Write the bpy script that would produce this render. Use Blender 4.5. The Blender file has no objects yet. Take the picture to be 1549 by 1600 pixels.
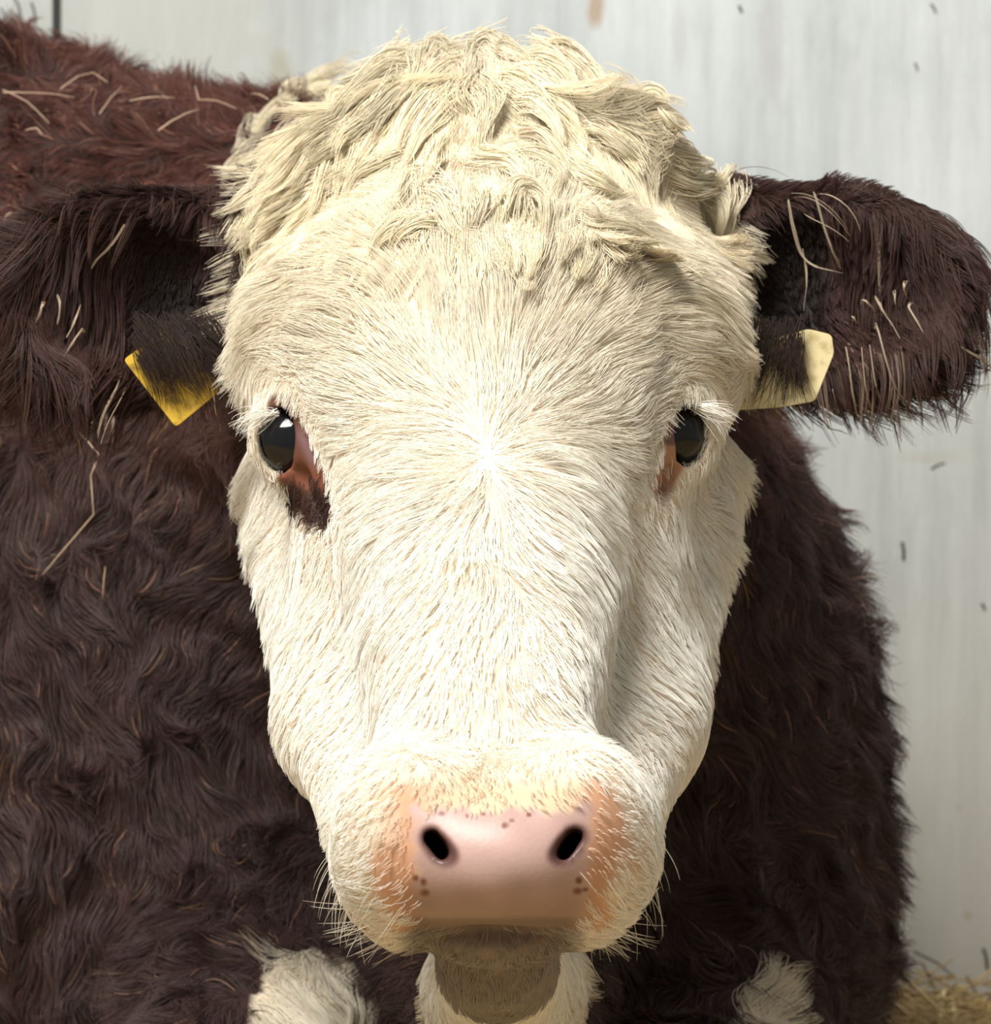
import bpy, bmesh, math
import numpy as np
from mathutils import Vector, Matrix
from mathutils.kdtree import KDTree

HAIR = True
rng = np.random.default_rng(7)
SC = bpy.context.scene
COL = SC.collection

# ------------------------------------------------------------------ camera, world, light, exposure
CAM_Z, FPX = 0.68, 6600.0
cam_d = bpy.data.cameras.new('camera')
cam = bpy.data.objects.new('camera', cam_d); COL.objects.link(cam)
cam.location = (0, 0, CAM_Z); cam.rotation_euler = (math.pi / 2, 0, 0)
cam_d.sensor_fit = 'VERTICAL'; cam_d.sensor_height = 24.0
cam_d.lens = FPX / 1600 * 24.0
cam_d.shift_y = -0.25                      # the horizon lies above the middle of the frame
cam_d.clip_start = 0.05
cam_d.dof.use_dof = True; cam_d.dof.focus_distance = 2.12; cam_d.dof.aperture_fstop = 14.0
SC.camera = cam

world = bpy.data.worlds.new('barn_daylight'); SC.world = world
world.use_nodes = True
bg = world.node_tree.nodes['Background']
bg.inputs[0].default_value = (1.0, 0.96, 0.87, 1); bg.inputs[1].default_value = 0.34

ld = bpy.data.lights.new('barn_door_daylight', 'AREA')
ld.shape = 'RECTANGLE'; ld.size = 1.4; ld.size_y = 1.4; ld.energy = 264; ld.color = (1.0, 0.965, 0.90)
lamp = bpy.data.objects.new('barn_door_daylight', ld); COL.objects.link(lamp)
lamp.location = (-1.10, 0.48, 3.40)
lamp.rotation_euler = (Vector((0.0, 2.3, 0.55)) - lamp.location).to_track_quat('-Z', 'Y').to_euler()

SC.view_settings.view_transform = 'Standard'
SC.view_settings.look = 'None'
SC.view_settings.exposure = 0.0
SC.view_settings.gamma = 1.0
SC.view_settings.use_curve_mapping = False
SC.cycles.max_bounces = 5
SC.cycles.diffuse_bounces = 3
SC.cycles.transparent_max_bounces = 8

# ------------------------------------------------------------------ helpers
def P(px, py, D):
    """world point seen at photo pixel (px, py) at depth D"""
    return np.array([(px - 774.5) * D / FPX, D, CAM_Z - (py - 400.0) * D / FPX])

def proj(p):
    return 774.5 + p[:, 0] / p[:, 1] * FPX, 400.0 + (CAM_Z - p[:, 2]) / p[:, 1] * FPX

def sstep(x, a, b):
    t = np.clip((x - a) / (b - a), 0, 1)
    return t * t * (3 - 2 * t)

def tag(o, label=None, cat=None, group=None, kind=None):
    if label: o['label'] = label
    if cat: o['category'] = cat
    if group: o['group'] = group
    if kind: o['kind'] = kind
    return o

def mat(name, color=(0.5, 0.5, 0.5), rough=0.6, spec=0.4):
    m = bpy.data.materials.new(name); m.use_nodes = True
    b = m.node_tree.nodes['Principled BSDF']
    b.inputs['Base Color'].default_value = (*color, 1)
    b.inputs['Roughness'].default_value = rough
    b.inputs['Specular IOR Level'].default_value = spec
    return m, m.node_tree.nodes, m.node_tree.links, b

def mesh_obj(name, verts, faces, material, parent=None, smooth=True):
    me = bpy.data.meshes.new(name)
    me.from_pydata([tuple(map(float, v)) for v in verts], [], [tuple(map(int, f)) for f in faces])
    me.update()
    if smooth:
        me.polygons.foreach_set('use_smooth', [True] * len(me.polygons))
    me.materials.append(material)
    o = bpy.data.objects.new(name, me); COL.objects.link(o)
    if parent: o.parent = parent
    return o

def bm_obj(name, bm, material, parent=None, smooth=False):
    me = bpy.data.meshes.new(name); bm.to_mesh(me); bm.free()
    if smooth:
        me.polygons.foreach_set('use_smooth', [True] * len(me.polygons))
    me.materials.append(material)
    o = bpy.data.objects.new(name, me); COL.objects.link(o)
    if parent: o.parent = parent
    return o

def box_bm(x0, x1, y0, y1, z0, z1, bevel=0.0):
    bm = bmesh.new()
    bmesh.ops.create_cube(bm, size=1)
    for v in bm.verts:
        v.co = Vector(((x0 + x1) / 2 + v.co.x * (x1 - x0), (y0 + y1) / 2 + v.co.y * (y1 - y0), (z0 + z1) / 2 + v.co.z * (z1 - z0)))
    if bevel:
        bmesh.ops.bevel(bm, geom=bm.edges[:], offset=bevel, segments=2, affect='EDGES')
    return bm

_nw = rng.normal(size=(8, 3, 3)); _np = rng.uniform(0, 6.28, size=(8, 3))
def vnoise(p, scale):
    """smooth vector noise, about unit size"""
    out = np.zeros_like(p)
    for k in range(8):
        out += np.sin(p @ (_nw[k] * scale) + _np[k])
    return out / 2.2

def unit(v):
    return v / np.maximum(np.linalg.norm(v, axis=-1, keepdims=True), 1e-9)

# ------------------------------------------------------------------ setting
WALL_Y = 3.60
m_wall, N, L, b = mat('painted_wall', rough=0.62, spec=0.25)
tc = N.new('ShaderNodeTexCoord')
def mapping(sx, sy, sz, src=None):
    mp = N.new('ShaderNodeMapping'); mp.inputs['Scale'].default_value = (sx, sy, sz)
    L.new((src or tc).outputs['Object'], mp.inputs['Vector']); return mp
def noise(mp, scale, detail=4, rough=0.6):
    n = N.new('ShaderNodeTexNoise'); n.inputs['Scale'].default_value = scale
    n.inputs['Detail'].default_value = detail; n.inputs['Roughness'].default_value = rough
    L.new(mp.outputs[0], n.inputs['Vector']); return n
def ramp(src, stops):
    r = N.new('ShaderNodeValToRGB'); e = r.color_ramp.elements
    e[0].position, e[0].color = stops[0][0], (*stops[0][1], 1)
    e[1].position, e[1].color = stops[-1][0], (*stops[-1][1], 1)
    for p_, c_ in stops[1:-1]:
        x = e.new(p_); x.color = (*c_, 1)
    L.new(src, r.inputs[0]); return r
def mix(a, bcol, fac, mode='MIX'):
    x = N.new('ShaderNodeMix'); x.data_type = 'RGBA'; x.blend_type = mode
    for v, k in ((fac, 0), (a, 6), (bcol, 7)):
        if hasattr(v, 'links') or hasattr(v, 'is_linked'): L.new(v, x.inputs[k])
        elif isinstance(v, tuple): x.inputs[k].default_value = (*v, 1)
        else: x.inputs[k].default_value = v
    return x.outputs[2]
streak = noise(mapping(16, 1, 0.9), 1.0, 6, 0.62)
blotch = noise(mapping(1, 1, 1), 5.0, 5, 0.6)
fine = noise(mapping(70, 1, 14), 1.0, 3, 0.6)
c1 = ramp(streak.outputs[0], [(0.30, (0.45, 0.49, 0.51)), (0.46, (0.58, 0.625, 0.65)), (0.70, (0.72, 0.775, 0.80))]).outputs[0]
c2 = ramp(blotch.outputs[0], [(0.30, (0.80, 0.81, 0.79)), (0.65, (1, 1, 1))]).outputs[0]
c3 = ramp(fine.outputs[0], [(0.25, (0.86, 0.86, 0.85)), (0.5, (1, 1, 1))]).outputs[0]
wc = mix(mix(c1, c2, 1.0, 'MULTIPLY'), c3, 0.8, 'MULTIPLY')
# shaped stains, and low grime that doubles as painted dimming towards the floor
sep = N.new('ShaderNodeSeparateXYZ'); L.new(tc.outputs['Object'], sep.inputs[0])
def stain_or_shade(color, cx, cz, rx, rz, strength):
    """soft patch, for wall marks and painted dimness alike, at (cx, cz) on the wall"""
    global wc
    v = N.new('ShaderNodeVectorMath'); v.operation = 'SUBTRACT'
    L.new(tc.outputs['Object'], v.inputs[0]); v.inputs[1].default_value = (cx, 0, cz)
    w = N.new('ShaderNodeVectorMath'); w.operation = 'MULTIPLY'
    L.new(v.outputs[0], w.inputs[0]); w.inputs[1].default_value = (1 / rx, 0, 1 / rz)
    a = N.new('ShaderNodeVectorMath'); a.operation = 'ADD'
    s_ = N.new('ShaderNodeVectorMath'); s_.operation = 'SCALE'; s_.inputs['Scale'].default_value = 1.1
    q = N.new('ShaderNodeVectorMath'); q.operation = 'SUBTRACT'
    nz = noise(mapping(1, 1, 1), 38.0, 3)
    L.new(nz.outputs['Color'], q.inputs[0]); q.inputs[1].default_value = (0.5, 0.5, 0.5)
    L.new(q.outputs[0], s_.inputs[0]); L.new(w.outputs[0], a.inputs[0]); L.new(s_.outputs[0], a.inputs[1])
    l = N.new('ShaderNodeVectorMath'); l.operation = 'LENGTH'; L.new(a.outputs[0], l.inputs[0])
    mr = N.new('ShaderNodeMapRange'); mr.inputs['From Min'].default_value = 1.05; mr.inputs['From Max'].default_value = 0.45
    mr.inputs['To Max'].default_value = strength
    L.new(l.outputs['Value'], mr.inputs['Value'])
    wc = mix(wc, color, mr.outputs[0])
def W(px, py): 
    p = P(px, py, WALL_Y); return p[0], p[2]
for px, py, rx, ry, c, s_ in ((932, 12, 17, 34, (0.40, 0.27, 0.17), 0.75), (437, 112, 24, 40, (0.34, 0.31, 0.17), 0.75),
                         (1205, 60, 26, 130, (0.46, 0.47, 0.46), 0.45), (1062, 55, 14, 60, (0.48, 0.50, 0.48), 0.35),
                         (40, 60, 60, 90, (0.36, 0.37, 0.35), 0.5), (230, 40, 330, 260, (0.46, 0.47, 0.44), 0.75), (1335, 260, 14, 200, (0.50, 0.52, 0.50), 0.3),  # the broad upper-left patch paints dimmer light into the wall colour
                         (1500, 600, 40, 200, (0.50, 0.52, 0.50), 0.25), (1450, 715, 60, 12, (0.42, 0.40, 0.33), 0.35),
                         (1512, 1430, 9, 9, (0.25, 0.17, 0.08), 0.8), (1500, 1260, 8, 9, (0.33, 0.33, 0.30), 0.5)):
    x_, z_ = W(px, py); stain_or_shade(c, x_, z_, rx * WALL_Y / FPX, ry * WALL_Y / FPX, s_)
mrg = N.new('ShaderNodeMapRange'); mrg.inputs['From Min'].default_value = 0.70; mrg.inputs['From Max'].default_value = 0.02
L.new(sep.outputs['Z'], mrg.inputs['Value'])
gn = N.new('ShaderNodeMath'); gn.operation = 'MULTIPLY'; L.new(mrg.outputs[0], gn.inputs[0])
gr = N.new('ShaderNodeMapRange'); gr.inputs['From Min'].default_value = 0.2; gr.inputs['From Max'].default_value = 0.75; gr.inputs['To Min'].default_value = 0.75
L.new(blotch.outputs[0], gr.inputs['Value']); L.new(gr.outputs[0], gn.inputs[1])
wc = mix(wc, (0.35, 0.33, 0.28), gn.outputs[0])  # grime, plus the light's falloff put into the colour lower down
L.new(wc, b.inputs['Base Color'])
bp = N.new('ShaderNodeBump'); bp.inputs['Strength'].default_value = 0.25; bp.inputs['Distance'].default_value = 0.004
L.new(fine.outputs[0], bp.inputs['Height']); L.new(bp.outputs[0], b.inputs['Normal'])
wall = bm_obj('wall_back', box_bm(-2.6, 2.2, WALL_Y, WALL_Y + 0.12, 0, 2.2), m_wall)
wall['kind'] = 'structure'

m_strip, N, L, b = mat('dark_weathered_metal', (0.035, 0.036, 0.035), 0.6, 0.3)
tx = W(88, 0)[0]
trim = bm_obj('trim_1', box_bm(tx - 0.0028, tx + 0.0028, WALL_Y - 0.007, WALL_Y, 0.0, 2.2, 0.001), m_strip)
trim['kind'] = 'structure'

m_floor, N, L, b = mat('concrete_floor', (0.22, 0.19, 0.14), 0.85, 0.2)
tc = N.new('ShaderNodeTexCoord')
fl = noise(mapping(1, 1, 1), 7.0, 6)
L.new(ramp(fl.outputs[0], [(0.3, (0.14, 0.11, 0.07)), (0.7, (0.30, 0.24, 0.15))]).outputs[0], b.inputs['Base Color'])
floor = bm_obj('floor', box_bm(-2.6, 2.2, 0.9, WALL_Y, -0.1, 0.0), m_floor)
floor['kind'] = 'structure'

# ------------------------------------------------------------------ the cow as a signed distance field
def ell(c, r, R=None):
    c = np.asarray(c, float); r = np.asarray(r, float)
    def f(p):
        q = p - c
        if R is not None: q = q @ R
        k0 = np.linalg.norm(q / r, axis=1)
        k1 = np.linalg.norm(q / (r * r), axis=1)
        return k0 * (k0 - 1.0) / np.maximum(k1, 1e-6)
    return f

def rcone(a, b_, ra, rb, s=(1, 1, 1)):
    """capsule tapering from ra to rb; s squashes it along the world axes"""
    s = np.asarray(s, float); a = np.asarray(a, float) / s; b_ = np.asarray(b_, float) / s
    d = b_ - a; dd = d @ d
    def f(p):
        q = p / s - a
        t = np.clip(q @ d / dd, 0, 1)
        return (np.linalg.norm(q - t[:, None] * d, axis=1) - (ra + (rb - ra) * t)) * s.min()
    return f

def smin(a, b_, k):
    h = np.maximum(k - np.abs(a - b_), 0) / k
    return np.minimum(a, b_) - h * h * k * 0.25
def smax(a, b_, k): return -smin(-a, -b_, k)

def rot(ax, ay, az):
    from mathutils import Euler
    return np.array(Euler((math.radians(ax), math.radians(ay), math.radians(az)), 'XYZ').to_matrix())

MX = 768.0                                   # column of the head's mid line
def pair(px, py, D):                         # a point and its mirror across the head's mid line
    return P(MX - px, py, D), P(MX + px, py, D)

head = []                                    # (field, blend)
def H(f, k=0.03): head.append((f, k))
H(ell(P(MX, 400, 2.385), (.115, .112, .106)))                     # cranium
H(ell(P(MX, 295, 2.40), (.086, .075, .044)), .05)                 # poll crest
H(ell(P(MX, 590, 2.27), (.112, .095, .115), rot(-12, 0, 0)), .04) # forehead plate
H(rcone(P(MX - 18, 720, 2.225), P(MX - 8, 1170, 2.045), .082, .050, (1.0, 1, 1)), .04)  # bridge
for sgn in (-1, 1):
    H(ell(P(MX + sgn * 268, 560, 2.315), (.040, .07, .058)), .04)        # brow above the eye
    H(rcone(P(MX + sgn * 262, 760, 2.40), P(MX + sgn * 190, 1120, 2.22), .046, .042, (1, 1.2, 1)), .04)   # cheek and jaw
    H(rcone(P(MX + sgn * 186, 1120, 2.20), P(MX + sgn * 120, 1370, 2.05), .042, .034), .035)
    H(ell(P(MX + sgn * 190, 900, 2.235), (.032, .05, .075), rot(-22, 0, 0)), .035)      # cheek bone below the eye
    H(ell(P(MX + 8 + sgn * 142, 1314, 1.995), (.034, .055, .042)), .03)        # lip flews
    H(ell(P(MX + sgn * 118, 1285, 1.965), (.026, .036, .036), rot(0, sgn * 24, 0)), .02)   # nostril wings
H(ell(P(MX + 4, 1310, 1.99), (.052, .066, .034)), .03)            # muzzle
H(ell(P(MX + 12, 1338, 1.95), (.034, .035, .022)), .02)            # nose plate
H(ell(P(MX + 8, 1447, 2.030), (.034, .054, .0155)), .008)               # lower lip and chin
H(rcone(P(MX + 5, 1480, 2.08), P(MX + 20, 1535, 2.38), .026, .034), .025)   # jaw underside
EYES = [(P(464, 686, 2.245), -1), (P(1042, 676, 2.245), 1)]
EYE_R = 0.0205

def head_base(p):
    d = head[0][0](p)
    for f, k in head[1:]: d = smin(d, f(p), k)
    return d

EAR = {}
def make_ear(sgn):
    if sgn < 0:
        c, r, R = P(200, 455, 2.40), (.070, .032, .054), rot(0, -6, 18)
        ci, ri = P(262, 462, 2.372), (.034, .036, .049)
        base = rcone(P(400, 430, 2.42), P(270, 445, 2.415), .055, .048, (1, .7, 1))
        rim = rcone(P(110, 440, 2.40), P(80, 545, 2.39), .028, .016)
    else:
        c, r, R = P(1325, 450, 2.40), (.066, .030, .052), rot(0, 2, -10)
        ci, ri = P(1222, 445, 2.372), (.032, .038, .047)
        base = rcone(P(1120, 430, 2.42), P(1250, 440, 2.415), .055, .050, (1, .7, 1))
        rim = rcone(P(1425, 440, 2.40), P(1440, 500, 2.39), .028, .018)
    e, i, fr = ell(c, r, R), ell(ci, ri, R), ell(c + np.array([0, -.03, 0]), (r[0] * .93, r[1], r[2] * .86), R)
    def f(p):
        d = smin(smin(e(p), base(p), .02), rim(p), .03)
        d = smax(d, -i(p), .012)
        return smax(d, -(fr(p)), .01)
    EAR[sgn] = i
    return f
ears = [make_ear(-1), make_ear(1)]

body = []
def B(f, k=0.08): body.append((f, k))
B(rcone((0.0, 2.54, .60), (.03, 2.86, .43), .125, .205), .06)          # neck
B(rcone((-.01, 2.52, .64), (-.13, 2.96, .60), .115, .17))              # neck crest to the withers
B(ell((.03, 2.88, .25), (.236, .26, .30)))                             # chest
B(ell((-.24, 2.92, .36), (.20, .22, .36)), .1)                         # shoulder
B(rcone((-.10, 3.06, .455), (-.80, 3.08, .62), .275, .375), .1)           # trunk
B(ell((-1.22, 3.08, .50), (.36, .33, .42)), .12)                       # rump
B(ell((-1.10, 2.86, .22), (.28, .14, .16)), .08)                       # folded thigh
B(rcone((-1.0, 2.78, .12), (-.70, 2.66, .10), .055, .04), .04)
for x in (.13, -.15):                                                 # forelegs folded under the chest
    B(rcone((x, 2.74, .22), (x - .01, 2.46, .12), .085, .058), .06)
    B(rcone((x - .01, 2.46, .115), (x - .02, 2.72, .10), .052, .042), .03)
    B(rcone((x - .02, 2.72, .10), (x - .02, 2.78, .085), .042, .036), .02)
B(rcone(P(787, 1560, 2.36), (.01, 2.70, .25), .026, .080), .06)        # throat and dewlap

def body_field(p):
    d = body[0][0](p)
    for f, k in body[1:]: d = smin(d, f(p), k)
    return d

NOSTRIL = []
for s in (-1, 1):
    def Q3(x, y, D): return P(786 + s * x, y, D)
    path = [(144, 1226, 1.962, .0012), (133, 1278, 1.942, .0024), (109, 1311, 1.926, .0029), (88, 1338, 1.914, .0024), (76, 1356, 1.906, .0012)]
    for a, c in zip(path[:-1], path[1:]):
        NOSTRIL.append(rcone(Q3(*a[:3]), Q3(*c[:3]), a[3], c[3]))
    NOSTRIL.append(rcone(Q3(109, 1311, 1.926), Q3(124, 1308, 1.985), .0028, .0034))
    NOSTRIL.append(rcone(Q3(92, 1334, 1.916), Q3(110, 1330, 1.985), .0029, .0038))
    NOSTRIL.append(rcone(Q3(100, 1323, 1.922), Q3(116, 1320, 1.985), .0031, .0040))
    NOSTRIL.append(rcone(Q3(128, 1286, 1.94), Q3(138, 1296, 1.985), .0022, .0030))
def nostril(p):
    d = NOSTRIL[0](p)
    for f in NOSTRIL[1:]: d = smin(d, f(p), .003)
    return d
MOUTH = [rcone(P(MX - 150, 1436, 2.00), P(MX - 90, 1428, 1.972), .0030, .0040),
         rcone(P(MX - 90, 1428, 1.972), P(MX + 12, 1424, 1.960), .0040, .0046),
         rcone(P(MX + 12, 1424, 1.960), P(MX + 105, 1428, 1.972), .0046, .0040),
         rcone(P(MX + 105, 1428, 1.972), P(MX + 165, 1434, 2.00), .0040, .0030)]
SOCK = []
for (c, s) in EYES:
    SOCK.append(ell(c + np.array([s * .007, -.012, 0]), (.0148, .020, .0178), rot(0, s * -16, s * 28)))
TEAR = [rcone(P(466, 735, 2.222), P(508, 805, 2.20), .004, .004), rcone(P(1045, 728, 2.222), P(1016, 775, 2.21), .004, .004)]

def field(p):
    d = head_base(p)
    d = smin(d, body_field(p), .05)
    for e in ears: d = smin(d, e(p), .018)
    d = smax(d, .046 - p[:, 2], .02)
    near = p[:, 1] < 2.45
    q = p[near]
    if len(q):
        x = d[near]
        x = smax(x, -nostril(q), .003)
        for f in MOUTH: x = smax(x, -f(q), .005)
        for f in TEAR: x = smax(x, -f(q), .012)
        for c, s in EYES:                                        # lids stand a little proud of the eyeball
            x = smin(x, np.linalg.norm(q - c, axis=1) - (EYE_R + .0035), .016)
        for f in SOCK: x = smax(x, -f(q), .004)
        d = d.copy(); d[near] = x
    return d

def feval(f, p, chunk=400000):
    return np.concatenate([f(p[i:i + chunk]) for i in range(0, len(p), chunk)]) if len(p) else np.zeros(0)

def grad(p, e=0.0015):
    g = np.zeros_like(p)
    for a in range(3):
        o = np.zeros(3); o[a] = e
        g[:, a] = feval(field, p + o) - feval(field, p - o)
    return unit(g)

def axis(lo, hi, h, zones, sub):
    """grid lines from lo to hi, h apart, closer inside the zones (a, b, spacing)"""
    x = [lo]
    while x[-1] < hi:
        st = min([h] + [z[2] for z in zones if z[0] <= x[-1] <= z[1]])
        x.append(x[-1] + st)
    while len(x) % sub: x.append(x[-1] + h)
    return np.array(x)

def surface(lo, hi, h, zones, sub=4):
    AX = [axis(lo[a], hi[a], h, zones[a], sub) for a in range(3)]
    n = np.array([len(a) for a in AX]); nc = n // sub
    ax = [a.reshape(-1, sub).mean(1) for a in AX]
    g = np.stack(np.meshgrid(*ax, indexing='ij'), -1).reshape(-1, 3)
    cd = feval(field, g).reshape(nc)
    cd = cd.repeat(sub, 0).repeat(sub, 1).repeat(sub, 2)
    F = np.where(cd < 0, -1.0, 1.0).astype(np.float32)
    I = np.argwhere(np.abs(cd) < h * sub * 2.2)
    F[tuple(I.T)] = feval(field, np.stack([AX[a][I[:, a]] for a in range(3)], 1))
    S = F < 0
    # cells crossed by the surface
    c = np.zeros(np.array(n) - 1, np.int8)
    for i in (0, 1):
        for j in (0, 1):
            for k in (0, 1):
                c += S[i:n[0] - 1 + i, j:n[1] - 1 + j, k:n[2] - 1 + k]
    A = np.argwhere((c > 0) & (c < 8))
    idx = -np.ones(np.array(n) - 1, np.int32); idx[tuple(A.T)] = np.arange(len(A))
    acc = np.zeros((len(A), 3)); cnt = np.zeros(len(A))
    corners = [(i, j, k) for i in (0, 1) for j in (0, 1) for k in (0, 1)]
    for u in corners:
        for v in corners:
            if sum(abs(a - b_) for a, b_ in zip(u, v)) == 1 and u < v:
                fu = F[tuple((A + u).T)]; fv = F[tuple((A + v).T)]
                cr = (fu < 0) != (fv < 0)
                t = np.where(cr, fu / np.where(cr, fu - fv, 1), 0)
                pt = np.asarray(u) + t[:, None] * (np.asarray(v) - np.asarray(u))
                acc[cr] += pt[cr]; cnt[cr] += 1
    U = A + acc / cnt[:, None]
    V = np.stack([np.interp(U[:, a], np.arange(n[a]), AX[a]) for a in range(3)], 1)
    quads = []
    for a in range(3):
        b1, b2 = (a + 1) % 3, (a + 2) % 3
        s0 = [slice(None)] * 3; s1 = [slice(None)] * 3
        s0[a] = slice(0, n[a] - 1); s1[a] = slice(1, n[a])
        E = np.argwhere(S[tuple(s0)] != S[tuple(s1)])
        E = E[(E[:, b1] > 0) & (E[:, b2] > 0) & (E[:, b1] < n[b1] - 1) & (E[:, b2] < n[b2] - 1)]
        ins = S[tuple(E.T)]
        def cell(d1, d2):
            q = E.copy(); q[:, b1] += d1; q[:, b2] += d2
            return idx[tuple(q.T)]
        q = np.stack([cell(-1, -1), cell(0, -1), cell(0, 0), cell(-1, 0)], 1)
        q[~ins] = q[~ins][:, ::-1]
        quads.append(q)
    return V, np.concatenate(quads)

V, Q = surface((-1.62, 1.86, 0.03), (0.40, 3.50, 1.02), 0.0056,
               ([(-.058, .066, .0022), (-.140, -.075, .0034), (.070, .130, .0034)],
                [(1.885, 1.995, .0022), (2.17, 2.28, .0034)],
                [(.365, .452, .0022), (.53, .62, .0034)]))
# keep the largest connected piece only
bm = bmesh.new()
bv = [bm.verts.new(v) for v in V]
for q in Q:
    if len(set(q)) == 4:
        try: bm.faces.new([bv[i] for i in q])
        except ValueError: pass
# finer mesh on the muzzle and round the eyes, then back onto the field
px, py = proj(V)
fine_v = ((V[:, 1] < 2.12) & (py > 1170)) | ((V[:, 1] < 2.33) & (py > 590) & (py < 830) & ((np.abs(px - 450) < 90) | (np.abs(px - 1060) < 90)))
fs = {v for v, f in zip(bv, fine_v) if f}
for _ in range(1):
    ed = [e for e in bm.edges if e.verts[0] in fs and e.verts[1] in fs]
    r_ = bmesh.ops.subdivide_edges(bm, edges=ed, cuts=1, use_grid_fill=True)
    fs |= {g for g in r_['geom_inner'] if isinstance(g, bmesh.types.BMVert)}
bmesh.ops.triangulate(bm, faces=[f for f in bm.faces if len(f.verts) > 4])
bmesh.ops.recalc_face_normals(bm, faces=bm.faces[:])
bm.verts.ensure_lookup_table()
V = np.array([v.co[:] for v in bm.verts])
for _ in range(2):
    g = grad(V)
    V = V - g * np.clip(feval(field, V), -.004, .004)[:, None]
for v, c in zip(bm.verts, V): v.co = c
NV = grad(V)

# ------------------------------------------------------------------ markings
def white_mask(p):
    """1 where the coat is white, 0 where it is red-brown"""
    px, py = proj(p)
    dh = feval(head_base, p)
    de = np.minimum(feval(ears[0], p), feval(ears[1], p))
    w = (dh < .016).astype(float)
    w *= 1 - sstep(p[:, 1], 2.47, 2.50)
    lim = np.where(np.abs(px - MX) > 372, 1, 0)
    w[(de < .006) & (np.abs(px - MX) > 395)] = 0
    throat = feval(body[-1][0], p)
    w = np.maximum(w, ((throat < .02) & (py > 1430) & (np.abs(px - 790) < 84 + 8 * np.sin(py * .07))).astype(float))
    for cx, cy, rx, ry in ((492, 1590, 95, 105), (1192, 1612, 44, 78)):
        w = np.maximum(w, ((((px - cx) / rx) ** 2 + ((py - cy) / ry) ** 2 < 1) & (p[:, 2] < .33) & (p[:, 1] < 2.9)).astype(float))
    return w

def ell2(px, py, cx, cy, rx, ry, ang):
    a = math.radians(ang); x, y = px - cx, py - cy
    u = x * math.cos(a) + y * math.sin(a); v = -x * math.sin(a) + y * math.cos(a)
    return np.sqrt((u / rx) ** 2 + (v / ry) ** 2)

def bare_nose(p):
    """0..1: the hairless pink nose plate"""
    px, py = proj(p)
    t = np.abs(px - 784)
    top = 1266 + 5 * np.sin(px * .06) + 4 * np.sin(px * .17 + 1) - np.maximum(t - 110, 0) * .5
    half = np.interp(py, [1190, 1230, 1300, 1350, 1390, 1420, 1475], [146, 142, 138, 132, 132, 126, 105]) + 4 * np.sin(py * .16)
    return sstep(py, top - 7, top + 9) * sstep(t, half + 12, half - 12) * sstep(py, 1462, 1430) * (p[:, 1] < 2.03)

def eye_patch(p):
    px, py = proj(p)
    wob = 6 * np.sin(px * .21 + 1.3) + 5 * np.sin(py * .17 + px * .05)
    l = np.minimum(ell2(px, py, 470 + wob * .5, 735, 34, 96, -22), np.minimum(ell2(px, py, 447, 655, 26, 42, -25), ell2(px, py, 492 + wob * .3, 785 + wob, 27, 38, -10)))
    r = np.minimum(ell2(px, py, 1066, 680, 28, 55, 15), ell2(px, py, 1045 + wob * .3, 735, 20, 44, 28))
    ok = p[:, 1] < 2.36
    return np.where(ok, sstep(l, 1.15, .88), 0), np.where(ok, sstep(r, 1.25, .80), 0)

px, py = proj(V)
wm = white_mask(V)
skin = np.where(wm[:, None] > .5, np.array([.70, .60, .47]), np.array([.030, .013, .011]))
el, er = eye_patch(V)
nz1 = vnoise(V, 160.)[:, 0]
lcol = np.array([.115, .048, .035]) + sstep(py, 690, 740)[:, None] * sstep(py, 800, 750)[:, None] * np.array([.075, .020, .004]) 
dk = sstep(py + .25 * (px - 480) + 14 * nz1, 745, 785)[:, None]
lcol = lcol * (1 - .70 * dk)
inner = sstep(px - (468 + (py - 700) * .42), -4, 14)[:, None] * sstep(py, 660, 690)[:, None] * sstep(py, 740, 710)[:, None]
lcol = lcol * (1 - inner) + np.array([.21, .115, .125]) * inner
skin = skin * (1 - el[:, None]) + lcol * el[:, None]
rcol = np.where((py > 695)[:, None], np.array([.40, .21, .12]), np.array([.16, .085, .07]))
skin = skin * (1 - er[:, None]) + rcol * er[:, None]
bn = bare_nose(V)
muz = np.clip((V[:, 1] < 2.05) * sstep(py, 1195, 1240) * sstep(np.abs(px - 782) + 16 * vnoise(V, 95.)[:, 0] + 10 * nz1, 208, 150) * sstep(py, 1480, 1440), 0, 1)
orange = np.array([.56, .31, .19]) + sstep(np.abs(px - 784), 150, 100)[:, None] * np.array([.02, .12, .11])
skin = skin * (1 - muz[:, None]) + orange * muz[:, None]
pink = np.array([.46, .305, .275]) * (1 + .05 * nz1[:, None])
skin = skin * (1 - bn[:, None]) + pink * bn[:, None]
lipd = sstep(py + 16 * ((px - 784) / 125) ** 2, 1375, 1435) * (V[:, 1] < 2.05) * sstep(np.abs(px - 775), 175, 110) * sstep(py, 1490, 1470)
skin = skin * (1 - .62 * lipd[:, None]) + np.array([.19, .125, .11]) * .62 * lipd[:, None]  # browner lip, plus painted shade where the nose plate curves under
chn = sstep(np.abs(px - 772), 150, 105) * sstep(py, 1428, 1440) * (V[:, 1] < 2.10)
skin = skin * (1 - .85 * chn[:, None]) + np.array([.15, .105, .085]) * .85 * chn[:, None]  # brownish chin skin, with the shade under the lip painted in
nd = feval(nostril, V)
ins = sstep(nd, .0045, .001)
skin = skin * (1 - ins[:, None]) + np.array([.10, .045, .04]) * ins[:, None]
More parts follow.
